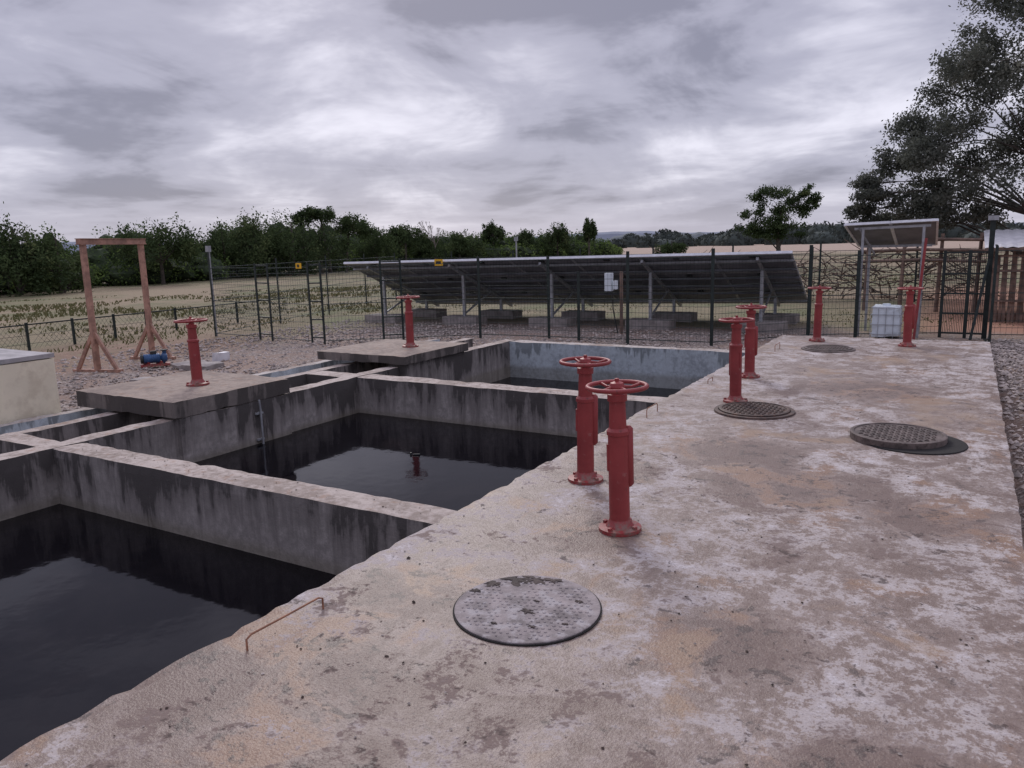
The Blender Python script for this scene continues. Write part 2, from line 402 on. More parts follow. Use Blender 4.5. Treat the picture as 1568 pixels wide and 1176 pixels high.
for a in [(-1.70,4.10,0,.885,.6,True,(0,-1.2)),(-2.30,4.90,0,.885,.5,True,(0,.4)),(-2.04,8.09,0,.88,2.6,True,(0,-.5)),(-2.27,9.66,0,.885,.4,True,(.5,0)),
          (-2.09,13.50,0,.885,1.2,True,(0,.5)),(-.74,13.27,0,.90,.2,True,(.3,0)),(-7.65,5.74,.19,.95,.1,False,(0,-1.0)),(-7.51,9.57,.16,.95,.8,False,(0,0))]:
    valve_post(*a)

# ------------------------------------------------------------------ manhole covers
def cover_concrete(x,y,r):
    mb=MB(); mb.lathe((x,y,.0),[(r+.008,.001),(r+.008,.0075),(0,.008)],M['hole'],64,False)
    mb.lathe((x,y,.0),[(r,.004),(r,.013),(r-.006,.015),(0,.0155)],M['cover'],64,False)
    ca,sa=math.cos(.35),math.sin(.35)
    s=.030
    for i in range(-14,15):
        for j in range(-14,15):
            u=i*s+(s/2 if j%2 else 0); w=j*s
            if math.hypot(u,w)<r-.03 and random.random()<.80*(1 if noise.noise(Vector((u*6,w*6,3)))>-.2 else .3):
                px,py=x+u*ca-w*sa,y+u*sa+w*ca; q=.0095*random.uniform(.6,1.15)
                mb.lathe((px,py,.0153),[(q,0),(q*.75,.003),(0,.0035)],M['cover'],6,False)
    for (bx,by,br) in ((-.20,.22,.085),(-.10,.27,.06),(-.27,.13,.05),(-.02,.30,.045),(-.31,.02,.03),(.03,-.05,.03),(.12,-.17,.02),(.2,.15,.02),(-.05,-.22,.015),(.02,.06,.016),(.24,-.08,.014)):
        pts=[];n=30
        for k in range(n):
            a=2*math.pi*k/n; rr=br*(1+.9*noise.noise(Vector((bx*9+math.cos(a)*2.5,by*9+math.sin(a)*2.5,1.3))) +.3*random.uniform(-1,1))
            qx,qy=bx+rr*math.cos(a),by+rr*.6*math.sin(a); l=math.hypot(qx,qy)
            if l>r-.01: qx,qy=qx*(r-.01)/l,qy*(r-.01)/l
            pts.append((x+qx,y+qy,.0165))
        top=[(x+bx+(p[0]-x-bx)*.6,y+by+(p[1]-y-by)*.6,.020) for p in pts]
        mb.add(pts+top,[(k,(k+1)%n,n+(k+1)%n,n+k) for k in range(n)]+[tuple(range(n,2*n))],M['coverdirt'])
    mb.build('manhole_cover')
cover_concrete(-1.695,2.95,.345)
def cover_iron(x,y,r,h,m,ring=True,tilt=0):
    mb=MB()
    if ring: mb.lathe((x,y,0),[(r+.05,.0),(r+.045,.018),(r+.008,.02),(r+.008,.008)],m,48,False)
    mb.lathe((x,y,0),[(r,.002),(r,h),(r-.012,h+.004),(r-.03,h+.004),(r-.034,h-.004),(0,h-.004)],m,48,False)
    s=.045
    for i in range(-9,10):
        for j in range(-9,10):
            u,w=i*s,j*s
            if math.hypot(u,w)<r-.055:
                a,b=(.016,.007) if (i+j)%2 else (.007,.016)
                mb.box(x+u-a,x+u+a,y+w-b,y+w+b,h-.005,h+.004,m)
    return mb.build('manhole_cover')
cover_iron(-1.75,7.69,.34,.03,M['iron'])
cover_iron(-.42,7.08,.37,.055,M['iron2'],False)
cover_iron(-1.77,12.51,.34,.03,M['iron2'])
mb=MB(); mb.lathe((-.30,7.02,0),[(.40,.001),(.395,.009),(.0,.0095)],M['hole'],48,False); mb.build('manhole_shade_disc')  # flat dark disc on the solid deck; shade of the opening painted as colour

def hook(x0,y0,x1,y1,h,r=.0048):
    mb=MB(); mb.tube([(x0,y0,-.02),(x0,y0,h*.8),(x0+(x1-x0)*.06,y0+(y1-y0)*.06,h),(x0+(x1-x0)*.5+.012,y0+(y1-y0)*.5,h+.006),(x1-(x1-x0)*.06,y1-(y1-y0)*.06,h),(x1,y1,h*.8),(x1,y1,-.02)],[r]*7,M['rebar'],8)
    mb.build('rebar_lifting_hook')
hook(-2.58,2.05,-2.57,2.50,.065); hook(-2.62,7.0,-2.62,7.3,.09); hook(-2.45,12.0,-2.45,12.35,.1); hook(-2.6,9.0,-2.6,9.2,.05)
mb=MB()
for i in range(620):
    if i<500: x=random.uniform(-2.7,.3); y=.8+12.5*random.random()**1.6; z=.004
    else: x=random.uniform(-6.9,-2.9); y=random.choice([3.84,7.94])+random.uniform(-.1,.1); z=-.005
    if math.hypot(x+1.695,y-2.95)<.36: continue
    r=random.uniform(.0025,.008)*(1 if random.random()<.93 else 1.7); a=random.uniform(0,6.28); h=r*random.uniform(.3,.8)
    n=5; vs=[(x+r*random.uniform(.6,1.3)*math.cos(a+k*2*math.pi/n),y+r*random.uniform(.6,1.3)*math.sin(a+k*2*math.pi/n),z) for k in range(n)]+[(x,y,z+h)]
    mb.add(vs,[(k,(k+1)%n,n) for k in range(n)],M['debris'] if random.random()<.6 else M['stone'])
mb.build('grit_and_leaf_litter')

# ------------------------------------------------------------------ fence
def fence_run(mb,a,b,z0=-.4,z1=1.4,dx=.075,hw=.008):
    a=Vector((a[0],a[1],0));b=Vector((b[0],b[1],0));L=(b-a).length;d=(b-a)/L
    w=.0045
    n=int(L/dx)
    for i in range(n+1):
        p=a+d*(i*L/n)
        mb.add([p-d*w/2+Vector((0,0,z0+.05)),p+d*w/2+Vector((0,0,z0+.05)),p+d*w/2+Vector((0,0,z1-.05)),p-d*w/2+Vector((0,0,z1-.05))],[(0,1,2,3)],M['wire'])
    nz=12
    for k in range(nz+1):
        z=z0+.08+(z1-z0-.14)*k/nz; ww=hw if k not in (0,nz,nz//2) else .016
        mb.bar(a+Vector((0,0,z)),b+Vector((0,0,z)),ww,ww,M['wire'])
def fpost(mb,x,y,z1,w=.055,z0=-.5):
    mb.bar((x-w/2,y,z0),(x-w/2,y,z1),.01,w,M['green']); mb.bar((x,y-w/2,z0),(x,y-w/2,z1),w,.01,M['green'])
def ladder(mb,x,y,dx,dy,z1,n=5):
    fpost(mb,x,y,z1); fpost(mb,x+dx,y+dy,z1)
    for k in range(n):
        z=-.25+(z1+.2)*k/(n-1)
        mb.bar((x,y,z),(x+dx,y+dy,z),.03,.03,M['green'])
mb=MB()
fence_run(mb,(-16.4,13.0),(-14.6,12.85),z1=1.38); fence_run(mb,(-14.1,12.75),(-12.7,12.66),z1=1.38)
fence_run(mb,(-12.4,12.75),(-9.57,14.95),z1=1.38); fence_run(mb,(-9.57,14.95),(-4.33,15.21),z1=1.42); fence_run(mb,(-4.33,15.21),(-2.82,17.0),z1=1.42)
fence_run(mb,(-2.82,17.06),(-.45,18.15),z1=1.36)
fence_run(mb,(-16.4,13.0),(-21,26),z1=1.4,dx=.15); fence_run(mb,(-21,26),(1.5,27.5),z1=1.3,dx=.15,hw=.012)
fpost(mb,-16.4,13.0,1.84); ladder(mb,-14.6,12.85,.5,-.08,1.42); ladder(mb,-12.7,12.66,.28,.1,1.43); ladder(mb,-11.4,13.6,.35,.27,1.45)
for x,y,z in ((-9.57,14.83,1.46),(-8.01,15.25,1.44),(-6.03,15.0,1.51),(-4.33,15.21,1.53),(-2.82,17.06,1.54),(-7.2,15.1,1.1),(-1.95,17.5,1.4)): fpost(mb,x,y,z,.065)
mb.bar((-2.82,17.06,-.3),(-2.82,17.06,1.5),.07,.07,M['green'])
for i in range(9): fpost(mb,-21+i*2.8,26+i*.19,1.5)
for i in range(1,4): fpost(mb,-16.4-i*1.15,13+i*3.25,1.5)
for (x,y,z) in ((-16.4,13.0,1.84),(-14.0,24.2,1.95)):
    mb.bar((x,y,-.4),(x,y,z),.04,.04,M['galv']); mb.box(x-.06,x+.06,y-.05,y+.03,z-.12,z+.03,M['galv'])
mb.build('wire_mesh_fence')
mb=MB(); mb.box(-13.02,-12.86,12.6,12.62,1.30,1.42,M['yellow']); mb.box(-12.97,-12.91,12.594,12.60,1.33,1.39,M['black']); mb.build('warning_sign')
mb=MB()
pts=[(-18.6,6.0),(-18.95,9.74),(-19.1,12.0),(-19.2,13.9),(-19.6,18.5)]
for a,b in zip(pts[:-1],pts[1:]):
    for z,w in ((.15,.03),(-.1,.008),(-.3,.008)): mb.bar((a[0],a[1],z),(b[0],b[1],z),w,w,M['green'])
    L=math.hypot(b[0]-a[0],b[1]-a[1]);n=int(L/.12)
    for i in range(n):
        t=i/n;t2=min(1,(i+4)/n)
        for (s,e) in ((-.42,.14),(.14,-.42)):
            mb.bar((a[0]+(b[0]-a[0])*t,a[1]+(b[1]-a[1])*t,s),(a[0]+(b[0]-a[0])*t2,a[1]+(b[1]-a[1])*t2,e),.004,.004,M['wire'])
    for t in (0,.5): mb.bar((a[0]+(b[0]-a[0])*t,a[1]+(b[1]-a[1])*t,-.5),(a[0]+(b[0]-a[0])*t,a[1]+(b[1]-a[1])*t,.2),.05,.05,M['green'])
mb.build('chain_link_fence')
mb=MB()
for x in (-.42,.02,.36):
    mb.bar((x,18.0,-.45),(x,18.0,1.36 if x<.3 else 1.95),.06 if x<.3 else .09,.06 if x<.3 else .09,M['green'])
for z in (-.3,.1,.5,.9,1.32): mb.bar((-.42,18,z),(.36,18,z),.035,.035,M['green'])
for i in range(26):
    x=-.40+i*.03; mb.bar((x,18.02,-.3),(x,18.02,1.32),.010,.006,M['wire'])
mb.bar((.12,17.7,-.42),(.36,18.0,1.3),.05,.05,M['green']); mb.bar((.36,18.0,-.4),(.42,17.2,-.4),.04,.04,M['green'])
for i in range(14):
    y=17.2+i*.06; mb.bar((.44,y,-.4),(.44,y,1.45),.01,.01,M['green'])
for z in (-.38,.0,.5,1.0,1.45): mb.bar((.44,17.2,z),(.44,18.0,z),.03,.03,M['green'])
mb.bar((.44,17.2,-.45),(.44,17.2,1.45),.05,.05,M['green'])
mb.box(.27,.45,17.9,18.05,1.93,2.02,M['galv'])
mb.build('mesh_gate')
mb=MB(); fence_run(mb,(.44,18.1),(7,19.6),z1=1.4,dx=.1)
for i in range(1,4): fpost(mb,.44+i*2,18.1+i*.46,1.45)
mb.build('wire_mesh_fence')

# ------------------------------------------------------------------ solar array
TL,TR,BL,BR=[Vector(p) for p in ((-15.1,16.5,1.31),(-3.30,17.5,1.385),(-15.0,19.8,-.07),(-3.46,20.8,.06))]
def S(u,v,o=0):
    p=TL.lerp(TR,u).lerp(BL.lerp(BR,u),v)
    return p+nrm*o
nrm=(TR-TL).cross(BL-TL).normalized()
if nrm.z<0:nrm=-nrm
mb=MB(); nc,nr=7,3
for i in range(nc):
    for j in range(nr):
        u0,u1=(i+.006)/nc,(i+.994)/nc; v0,v1=(j+.012)/nr,(j+.988)/nr
        c=[S(u0,v0),S(u1,v0),S(u1,v1),S(u0,v1)]; t=[p+nrm*.012 for p in c]
        mb.add(t,[(0,1,2,3)],M['glass']); mb.add(c,[(3,2,1,0)],M['back'])
        for a,b in ((0,1),(1,2),(2,3),(3,0)):
            mb.bar(c[a],c[b],.035,.045,M['galv'],up=nrm)
        jb=S((u0+u1)/2,v0+.04,-.015); mb.bar(jb-Vector((.07,0,0)),jb+Vector((.07,0,0)),.1,.03,M['black'],up=nrm)
for v in (.1,.26,.42,.58,.74,.92): mb.bar(S(0,v,-.05),S(1,v,-.05),.045,.05,M['galv'] if v in(.1,.92) else M['back'],up=nrm)
mb.bar(S(-.002,-.008,-.01),S(1.002,-.008,-.01),.05,.06,M['alu'],up=nrm)
nb=5
for k in range(nb):
    u=.06+.88*k/(nb-1)
    mb.bar(S(u,.02,-.10),S(u,.98,-.10),.06,.07,M['galv'],up=nrm)
    for v in (.22,.80):
        p=S(u,v,-.12); mb.bar((p.x,p.y,-.42),p,.07,.07,M['galv']); 
        mb.box(p.x-.55,p.x+.55,p.y-.28,p.y+.28,-.5,-.18,M['foot'])
    p=S(u,.24,-.12);q=S(u,.62,-.12); mb.bar((p.x,p.y,-.1),q,.04,.04,M['galv'])
mb.build('solar_panel_array')
mb=MB(); p=S(.262,-.012,-.02); mb.box(p.x-.13,p.x+.13,p.y-.06,p.y-.045,p.z-.12,p.z+.05,M['yellow']); mb.box(p.x-.08,p.x+.08,p.y-.066,p.y-.061,p.z-.06,p.z+.0,M['black']); mb.build('warning_sign')
mb=MB(); mb.box(-7.05,-6.88,16.1,16.22,.62,1.02,M['white']); mb.box(-6.84,-6.76,16.12,16.2,.66,.85,M['white']); mb.bar((-6.72,16.3,-.45),(-6.72,16.3,1.05),.06,.06,M['wood'])
mb.tube([(-6.9,16.2,.62),(-6.9,16.25,.2),(-6.8,16.3,-.4)],[.015]*3,M['black'],8); mb.build('inverter_box')
# ------------------------------------------------------------------ small solar shelter
mb=MB()
A=[Vector(p) for p in ((-2.28,17.55,1.93),(-.58,17.75,1.97),(-.62,19.2,1.48),(-2.15,19.0,1.48))]
n2=(A[1]-A[0]).cross(A[3]-A[0]).normalized()
if n2.z<0:n2=-n2
for k in range(2):
    a=A[0].lerp(A[1],k*.5+.006);b=A[0].lerp(A[1],k*.5+.494);c=A[3].lerp(A[2],k*.5+.494);d=A[3].lerp(A[2],k*.5+.006)
    mb.add([a,b,c,d],[(3,2,1,0)],M['back']); mb.add([p+n2*.015 for p in (a,b,c,d)],[(0,1,2,3)],M['glass'])
    for s,e in ((a,b),(b,c),(c,d),(d,a)): mb.bar(s,e,.04,.05,M['alu'],up=n2)
for x,y,z in ((-1.93,17.7,1.86),(-.82,17.8,1.88),(-1.9,18.8,1.52),(-.85,18.95,1.52)): mb.bar((x,y,-.45),(x,y,z),.05,.05,M['galv'])
mb.bar((-2.1,17.7,1.84),(-.7,17.82,1.87),.05,.05,M['galv']); mb.bar((-2.1,18.85,1.46),(-.7,18.98,1.46),.05,.05,M['galv'])
mb.bar((-2.0,17.62,1.85),(-1.75,18.3,1.3),.03,.03,M['galv']); mb.build('solar_panel_shelter')
mb=MB(); mb.bar((-.86,17.4,-.45),(-.76,17.55,1.62),.05,.05,M['red']); mb.build('red_pole')
mb=MB(); rough_box(mb,-1.64,-1.12,17.35,17.95,-.36,.27,M['white'],.1,.004,.03)
for z in (-.3,-.1,.1,.24): 
    for s,e in (((-1.66,17.33),(-1.10,17.33)),((-1.10,17.33),(-1.10,17.97)),((-1.66,17.33),(-1.66,17.97))): mb.bar((*s,z),(*e,z),.012,.012,M['galv'])
for i in range(5): mb.bar((-1.66+i*.14,17.33,-.38),(-1.66+i*.14,17.33,.25),.01,.01,M['galv'])
mb.tube([(-1.4,17.6,.26),(-1.4,17.6,.31)],[.08,.08],M['white'],14); mb.build('water_tote')

# ------------------------------------------------------------------ hut / kraal on the right
mb=MB()
for i in range(70):
    x=.55+i*.085+random.uniform(-.02,.02); z=1.22+random.uniform(-.12,.1); w=random.uniform(.045,.075)
    mb.bar((x,21.6+random.uniform(-.04,.04),-.5),(x+random.uniform(-.04,.04),21.6,z),w,w,M['wood'])
for i in range(40):
    y=21.6+i*.09; mb.bar((.5,y,-.5),(.5+random.uniform(-.03,.03),y,1.2+random.uniform(-.1,.1)),.06,.06,M['wood'])
for z in (.1,.8,1.15): mb.bar((.5,21.54,z),(6.5,21.54,z),.05,.05,M['wood'])
n=60
for i in range(n):
    x0=.3+i*.11;x1=x0+.11;zz=.025 if i%2 else -.0
    z2=.025-zz
    mb.add([(x0,21.3,1.34+zz),(x1,21.3,1.34+z2),(x1,25.4,1.75+z2),(x0,25.4,1.75+zz)],[(0,1,2,3)],M['sheet'])
mb.bar((.3,21.28,1.30),(6.9,21.28,1.30),.05,.07,M['wood'])
mb.build('wooden_hut')
mb=MB()
for k in range(3): 
    z=.95+k*.28; mb.tube([(-2.6,24.2,z+.02),(-1.2,24.0,z+.06),(.4,23.8,z)],[.05,.045,.04],M['wood'],7)
for x in (-2.5,-1.6,-.7,.2): mb.tube([(x,24.05,-.5),(x+.05,24.05,1.7)],[.06,.045],M['wood'],7)
for i in range(420):
    x=random.uniform(-9.5,.3);y=28.2+random.uniform(-.5,.5)
    a=random.uniform(0,6.28);l=random.uniform(.5,1.3);e=random.uniform(-.1,.7);z=random.uniform(-.4,1.0)*(1 if x>-4 else .75)
    mb.tube([(x,y,z),(x+l*.5*math.cos(a),y+l*.3*math.sin(a),z+l*e*.5+.05),(x+l*math.cos(a),y+l*.5*math.sin(a),z+l*e)],[.022,.016,.007],M['wood'],4,False)
mb.build('branch_kraal_fence')

# ------------------------------------------------------------------ gantry + pump
mb=MB(); G=M['gantry']
c1=Vector((-13.62,8.14,0));c2=Vector((-14.14,9.62,0)); bd=(c2-c1).normalized(); pd=Vector((bd.y,-bd.x,0))
for c in (c1,c2):
    mb.bar((c.x,c.y,-.38),(c.x,c.y,1.93),.085,.085,G)
    for s in (-1,1):
        f=c+pd*s*.42; mb.bar((f.x,f.y,-.38),(c.x,c.y,.35),.05,.06,G); mb.bar((f.x,f.y,-.40),(f.x,f.y,-.34),.12,.12,G)
    f1=c-pd*.5;f2=c+pd*.5; mb.bar((f1.x,f1.y,-.37),(f2.x,f2.y,-.37),.08,.05,G)
a=c1-bd*.1;b=c2+bd*.1
mb.bar((a.x,a.y,1.95),(b.x,b.y,1.95),.09,.10,G); mb.bar((a.x,a.y,1.905),(b.x,b.y,1.905),.13,.012,G); mb.bar((a.x,a.y,2.003),(b.x,b.y,2.003),.13,.012,G)
mb.build('steel_gantry')
mb=MB(); px,py=-13.1,8.95; q_=.72
d=Vector((.5,.85,0)).normalized()
def pp(t,z,s=0): q=Vector((px,py,0))+d*t*q_+Vector((d.y,-d.x,0))*s*q_; return (q.x,q.y,-.4+(z+.4)*q_)
def rr(l): return [a*q_ for a in l]
mb.tube([pp(-.28,-.16),pp(-.26,-.16),pp(.12,-.16),pp(.14,-.16)],rr([.06,.12,.12,.06]),M['blue'],18)
mb.tube([pp(-.34,-.16),pp(-.28,-.16)],rr([.11,.125]),M['black'],18)
mb.tube([pp(.14,-.16),pp(.20,-.16),pp(.22,-.16),pp(.3,-.16)],rr([.05,.15,.15,.09]),M['blue'],18)
mb.tube([pp(.24,-.16),pp(.24,.04)],rr([.05,.05]),M['blue'],12); mb.tube([pp(.24,.03),pp(.24,.055)],rr([.09,.09]),M['black'],14)
mb.bar(pp(-.1,-.02),pp(.05,-.02),.08,.08,M['black'])
for k in range(7): 
    mb.torus(pp(-.22+k*.05,-.16),.12*q_,.006,M['blue'],24,6,tilt=d.to_track_quat('Z','Y').to_matrix())
mb.bar(pp(-.35,-.33),pp(.35,-.33),.22,.04,M['red']); mb.bar(pp(-.2,-.3),pp(-.2,-.24),.15,.04,M['red']); mb.bar(pp(.1,-.3),pp(.1,-.24),.15,.04,M['red'])
mb.build('water_pump')
mb=MB()
rough_box(mb,-12.6,-11.8,8.9,9.5,-.42,-.30,M['foot'],.15,.02,.05); rough_box(mb,-11.9,-11.3,7.6,8.0,-.42,-.33,M['foot'],.15,.02,.05)
rough_box(mb,-12.7,-12.5,9.9,10.2,-.42,-.22,M['sheet'],.1,.02,.03)
mb.build('concrete_rubble')

# ------------------------------------------------------------------ gravel stones
def stones():
    n=15000
    xs=rng.uniform(-16,-2.9,n);ys=rng.uniform(4.9,17.5,n)
    m2=5000; xs=np.concatenate([xs,rng.uniform(.42,1.9,m2)]);ys=np.concatenate([ys,rng.uniform(3,18,m2)])
    keep=~((xs>-9.0)&(xs<.4)&(ys<12.12)); keep&=~((xs>-2.85)&(xs<.4)&(ys<14.3)); keep&=~((xs<-8.9)&(ys<5.0))
    xs,ys=xs[keep],ys[keep]; n=len(xs)
    zg=np.where(xs>.39,np.where(ys<14,-.12,-.4),-.4)
    s=rng.uniform(.010,.034,n)*rng.choice([1,1,1,1.6],n)
    base=np.array([(1,0,0),(0,1,0),(-1,0,0),(0,-1,0),(0,0,1),(0,0,-1)],float)
    V=base[None]*rng.uniform(.6,1.3,(n,6,3))
    a=rng.uniform(0,6.28,n);ca,sa=np.cos(a),np.sin(a)
    X=V[:,:,0]*ca[:,None]-V[:,:,1]*sa[:,None];Y=V[:,:,0]*sa[:,None]+V[:,:,1]*ca[:,None]
    V=np.stack([X,Y,V[:,:,2]*.7],2)*s[:,None,None]+np.stack([xs,ys,zg+s*.35],1)[:,None]
    tr=[(0,1,4),(1,2,4),(2,3,4),(3,0,4),(1,0,5),(2,1,5),(3,2,5),(0,3,5)]
    T=V[:,np.array(tr)].reshape(-1,3,3)
    quad_mesh('gravel',T,M['stone'])
stones()
# ------------------------------------------------------------------ grass tufts
def grass():
    n=30000
    ang=rng.uniform(rad(-68),rad(4),n); D=16+30*rng.random(n)**.8
    xs=D*np.sin(ang);ys=D*np.cos(ang)
    dens=np.array([noise.noise(Vector((x*.25,y*.25,5)))+.5*noise.noise(Vector((x*1.3,y*1.3,2))) for x,y in zip(xs,ys)])
    keep=(dens>.05)&~((xs>-16.5)&(ys<19)&(xs<3)); xs,ys,D,dens=xs[keep],ys[keep],D[keep],dens[keep]; n=len(xs)
    h=rng.uniform(.01,.04,n)*(1+np.clip(dens,0,1)*1.2); w=.012+D*.0008
    a=rng.uniform(0,3.14,n);dx,dy=np.cos(a)*w,np.sin(a)*w
    lx,ly=rng.normal(0,.05,n),rng.normal(0,.05,n)
    z=np.full(n,-.5)
    V=np.stack([np.stack([xs-dx,ys-dy,z],1),np.stack([xs+dx,ys+dy,z],1),np.stack([xs+lx+dx*.4,ys+ly+dy*.4,z+h+.08],1),np.stack([xs+lx-dx*.4,ys+ly-dy*.4,z+h+.08],1)],1)
    quad_mesh('grass',V,M['grass'],np.clip(rng.random(n)*.7+.15-dens*.3,0,1))
grass()

# ------------------------------------------------------------------ vegetation
def ico():
    import bmesh
    bm=bmesh.new();bmesh.ops.create_icosphere(bm,subdivisions=3,radius=1)
    v=np.array([x.co[:] for x in bm.verts]);f=[tuple(x.index for x in p.verts) for p in bm.faces];bm.free();return v,f
IV,IF=ico()
def treeline():
    ys=[10,22,27,29,32,34,37,39,42,44,50,55,65,75,85,100,110]
    hs=[4.5,4.5,4.0,2.8,2.7,4.1,3.8,3.1,3.4,5.2,5.0,4.6,4.3,3.9,3.7,3.6,2.9]
    core=MB();P=[];T=[];SZ=[]
    def bush(x,y,h,rx,n,t0,sz):
        c=np.array([x,y,-.5+h*.5]);R=np.array([rx,rx,h*.5+.25])
        off=random.random()*50
        vs=[]
        for p in IV:
            k=.80+.35*noise.noise(Vector(p*1.6)+Vector((off,0,0)))+.15*noise.noise(Vector(p*4)+Vector((off,0,0)))
            vs.append(tuple(c+p*R*k*.84))
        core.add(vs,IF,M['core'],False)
        d=rng.normal(size=(n,3));d/=np.linalg.norm(d,axis=1)[:,None]; 
        k=np.array([.80+.35*noise.noise(Vector(q*1.6)+Vector((off,0,0)))+.15*noise.noise(Vector(q*4)+Vector((off,0,0))) for q in d])
        r=k+rng.uniform(-.08,.18,n)
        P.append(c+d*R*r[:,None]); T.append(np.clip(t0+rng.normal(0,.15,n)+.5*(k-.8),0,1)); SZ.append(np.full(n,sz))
    y=8.
    while y<110:
        xb=np.interp(y,[8,37,66,100,110],[-48,-49,-53.7,-46.5,-45]); h=float(np.interp(y,ys,hs))
        D=math.hypot(xb,y)
        for row in range(3):
            hh=(h*(1.0 if row>0 else .62))*random.uniform(.80,1.1)
            rx=random.uniform(1.3,2.4)
            bush(xb-row*2.3-random.uniform(0,1.2),y+random.uniform(-1,1),hh,rx,700 if row<2 else 450,random.choice([.35,.55,.75,.9]) if row==0 else random.uniform(.1,.6),.18*max(1,D/75))
        y+=1.8+y*.010
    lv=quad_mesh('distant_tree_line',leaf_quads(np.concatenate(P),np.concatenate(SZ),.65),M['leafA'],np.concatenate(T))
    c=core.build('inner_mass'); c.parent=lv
treeline()

def tree(name,base,trunk,clumps,leafmat,n,leaf,barkm,tr=.2,sub=10,spread=.30,tint0=.35,limb=1.):
    mb=MB();B=Vector(base)
    tp=[B+Vector(p) for p in trunk]; rs=[tr*(1-.6*i/(len(tp)-1)) for i in range(len(tp))]
    mb.tube(tp,rs,barkm,9,False)
    P=[];T=[]
    for (x,y,z,rx,rz) in clumps:
        c=B+Vector((x,y,z))
        k=min(range(len(tp)),key=lambda i:(tp[i]-c).length+(3 if tp[i].z>c.z-.2 else 0))
        s=tp[k];mid=s.lerp(c,.5)+Vector((random.uniform(-.15,.15),random.uniform(-.15,.15),.12*(c-s).length))
        r=rs[k]*.5*limb;mb.tube([s,s.lerp(mid,.5)+Vector((0,0,.05)),mid,mid.lerp(c,.6),c],[r,r*.75,r*.5,r*.32,r*.15],barkm,6,False)
        for q in range(5):
            e=c+Vector((random.uniform(-rx,rx)*.8,random.uniform(-rx,rx)*.8,random.uniform(-.7,.9)*rz))
            mb.tube([mid.lerp(c,.6),c.lerp(e,.5)+Vector((0,0,.05*rx)),e],[r*.25,r*.15,r*.05],barkm,4,False)
        sc=rng.normal(size=(sub,3));sc/=np.linalg.norm(sc,axis=1)[:,None];sc*=rng.uniform(.35,1.05,(sub,1))
        sc*=np.array([rx,rx,rz])
        nn=int(n*rng.uniform(.7,1.2))
        idx=rng.integers(0,sub,nn)
        p=sc[idx]+rng.normal(size=(nn,3))*np.array([rx,rx,rz])*spread*.62
        st=rng.normal(tint0,.2,sub)
        P.append(p+np.array(c)); T.append(np.clip(st[idx]+rng.normal(0,.1,nn),0,1))
    tm=mb.build(name)
    lv=quad_mesh('foliage',leaf_quads(np.concatenate(P),leaf),leafmat,np.concatenate(T)); lv.parent=tm
    return tm
def pol(b,D): a=rad(b-YAW); return (D*math.sin(a),D*math.cos(a),-.5)
def RV(b): a=rad(b-YAW); return Vector((math.cos(a),-math.sin(a),0)),Vector((math.sin(a),math.cos(a),0))
def loc(b,lst,):
    r,f=RV(b); return [((r*u+f*w).x,(r*u+f*w).y,z,rx,rz) for u,w,z,rx,rz in lst]
cl=[(-1.6,.2,8.9,.9,.7),(-.6,-.6,9.6,1.1,.9),(-1.9,.8,7.5,.8,.6),(-.5,-.9,7.6,1.1,.8),(-2.7,.3,6.3,.8,.6),(-1.3,-1.2,5.9,1.0,.7),(-.1,.8,6.0,1.1,.8),
    (-3.5,-.4,5.2,.75,.55),(-2.5,-.9,4.7,.9,.7),(-1.1,.6,4.4,1.1,.7),(-4.0,.3,4.3,.65,.5),(-3.1,.8,3.6,.8,.55),(-1.9,-.6,3.5,.9,.55),(-4.4,-.3,3.4,.5,.4),(-.2,-1.2,3.3,1.0,.6),
    (-1.2,1.5,6.9,.9,.7),(-2.3,1.6,5.5,.9,.6),(-3.0,-1.6,4.3,.7,.5),(-2.1,-1.8,6.6,.7,.5),(-3.9,.6,2.7,.6,.35),(-2.8,-.3,2.7,.7,.4),(-1.4,.4,2.7,.8,.4)]
cl+=[(-1.0,-.2,8.4,.9,.6),(-1.5,.5,6.6,.8,.5),(-2.2,-.2,6.9,.6,.4),(-3.2,.2,4.6,.7,.5),(-1.9,.9,4.2,.8,.5),(-2.6,.6,3.1,.8,.4),(-.6,.2,5.2,.9,.6),(-.5,.3,8.6,.9,.6),(-3.4,.1,3.1,.7,.4),(-4.4,.2,2.5,.5,.3),(-4.6,.1,3.8,.45,.3),(-4.7,-.2,2.9,.4,.3)]
for i in range(20):
    cl.append((random.uniform(.6,5),random.uniform(-2.8,2.8),random.uniform(3.0,10.5),random.uniform(.9,1.4),random.uniform(.7,1)))
for i in range(6): cl.append((random.uniform(-.6,2),random.uniform(-2.5,2.5),random.uniform(10.2,11.8),1.2,.9))
b=34.3
tree('acacia_tree',pol(b,26.5),[(0,0,0),(.1,0,1.2),(-.15,.1,2.6),(-.3,0,4.2),(-.2,.1,6.2),(-.4,0,8.2)],loc(b,cl),M['leafC'],2100,.095,M['bark'],.24,22,.32,.5,.45)
b=19.0
cl=[(-1.6,0,4.0,.9,.7),(-1.1,.4,5.1,.9,.7),(-.2,-.3,5.5,1.0,.7),(.9,.2,4.9,.9,.7),(1.9,0,5.2,.8,.5),(1.5,.5,4.0,1.0,.7),(.3,0,4.2,1.1,.8),(-.7,-.5,3.3,1.1,.7),(2.3,-.3,4.5,.6,.4),(.9,-.5,3.0,.9,.6),(-1.9,.3,2.9,.8,.5),(0,0,3.2,1.2,.7),(.4,.4,2.4,1.2,.5),(-1.2,0,2.4,.9,.4)]
tree('savanna_tree',pol(b,58),[(0,0,0),(.1,0,1.3),(.0,0,2.6),(.2,0,4)],loc(b,cl),M['leafB'],1000,.16,M['bark'],.2,10,.32,.3,.7)
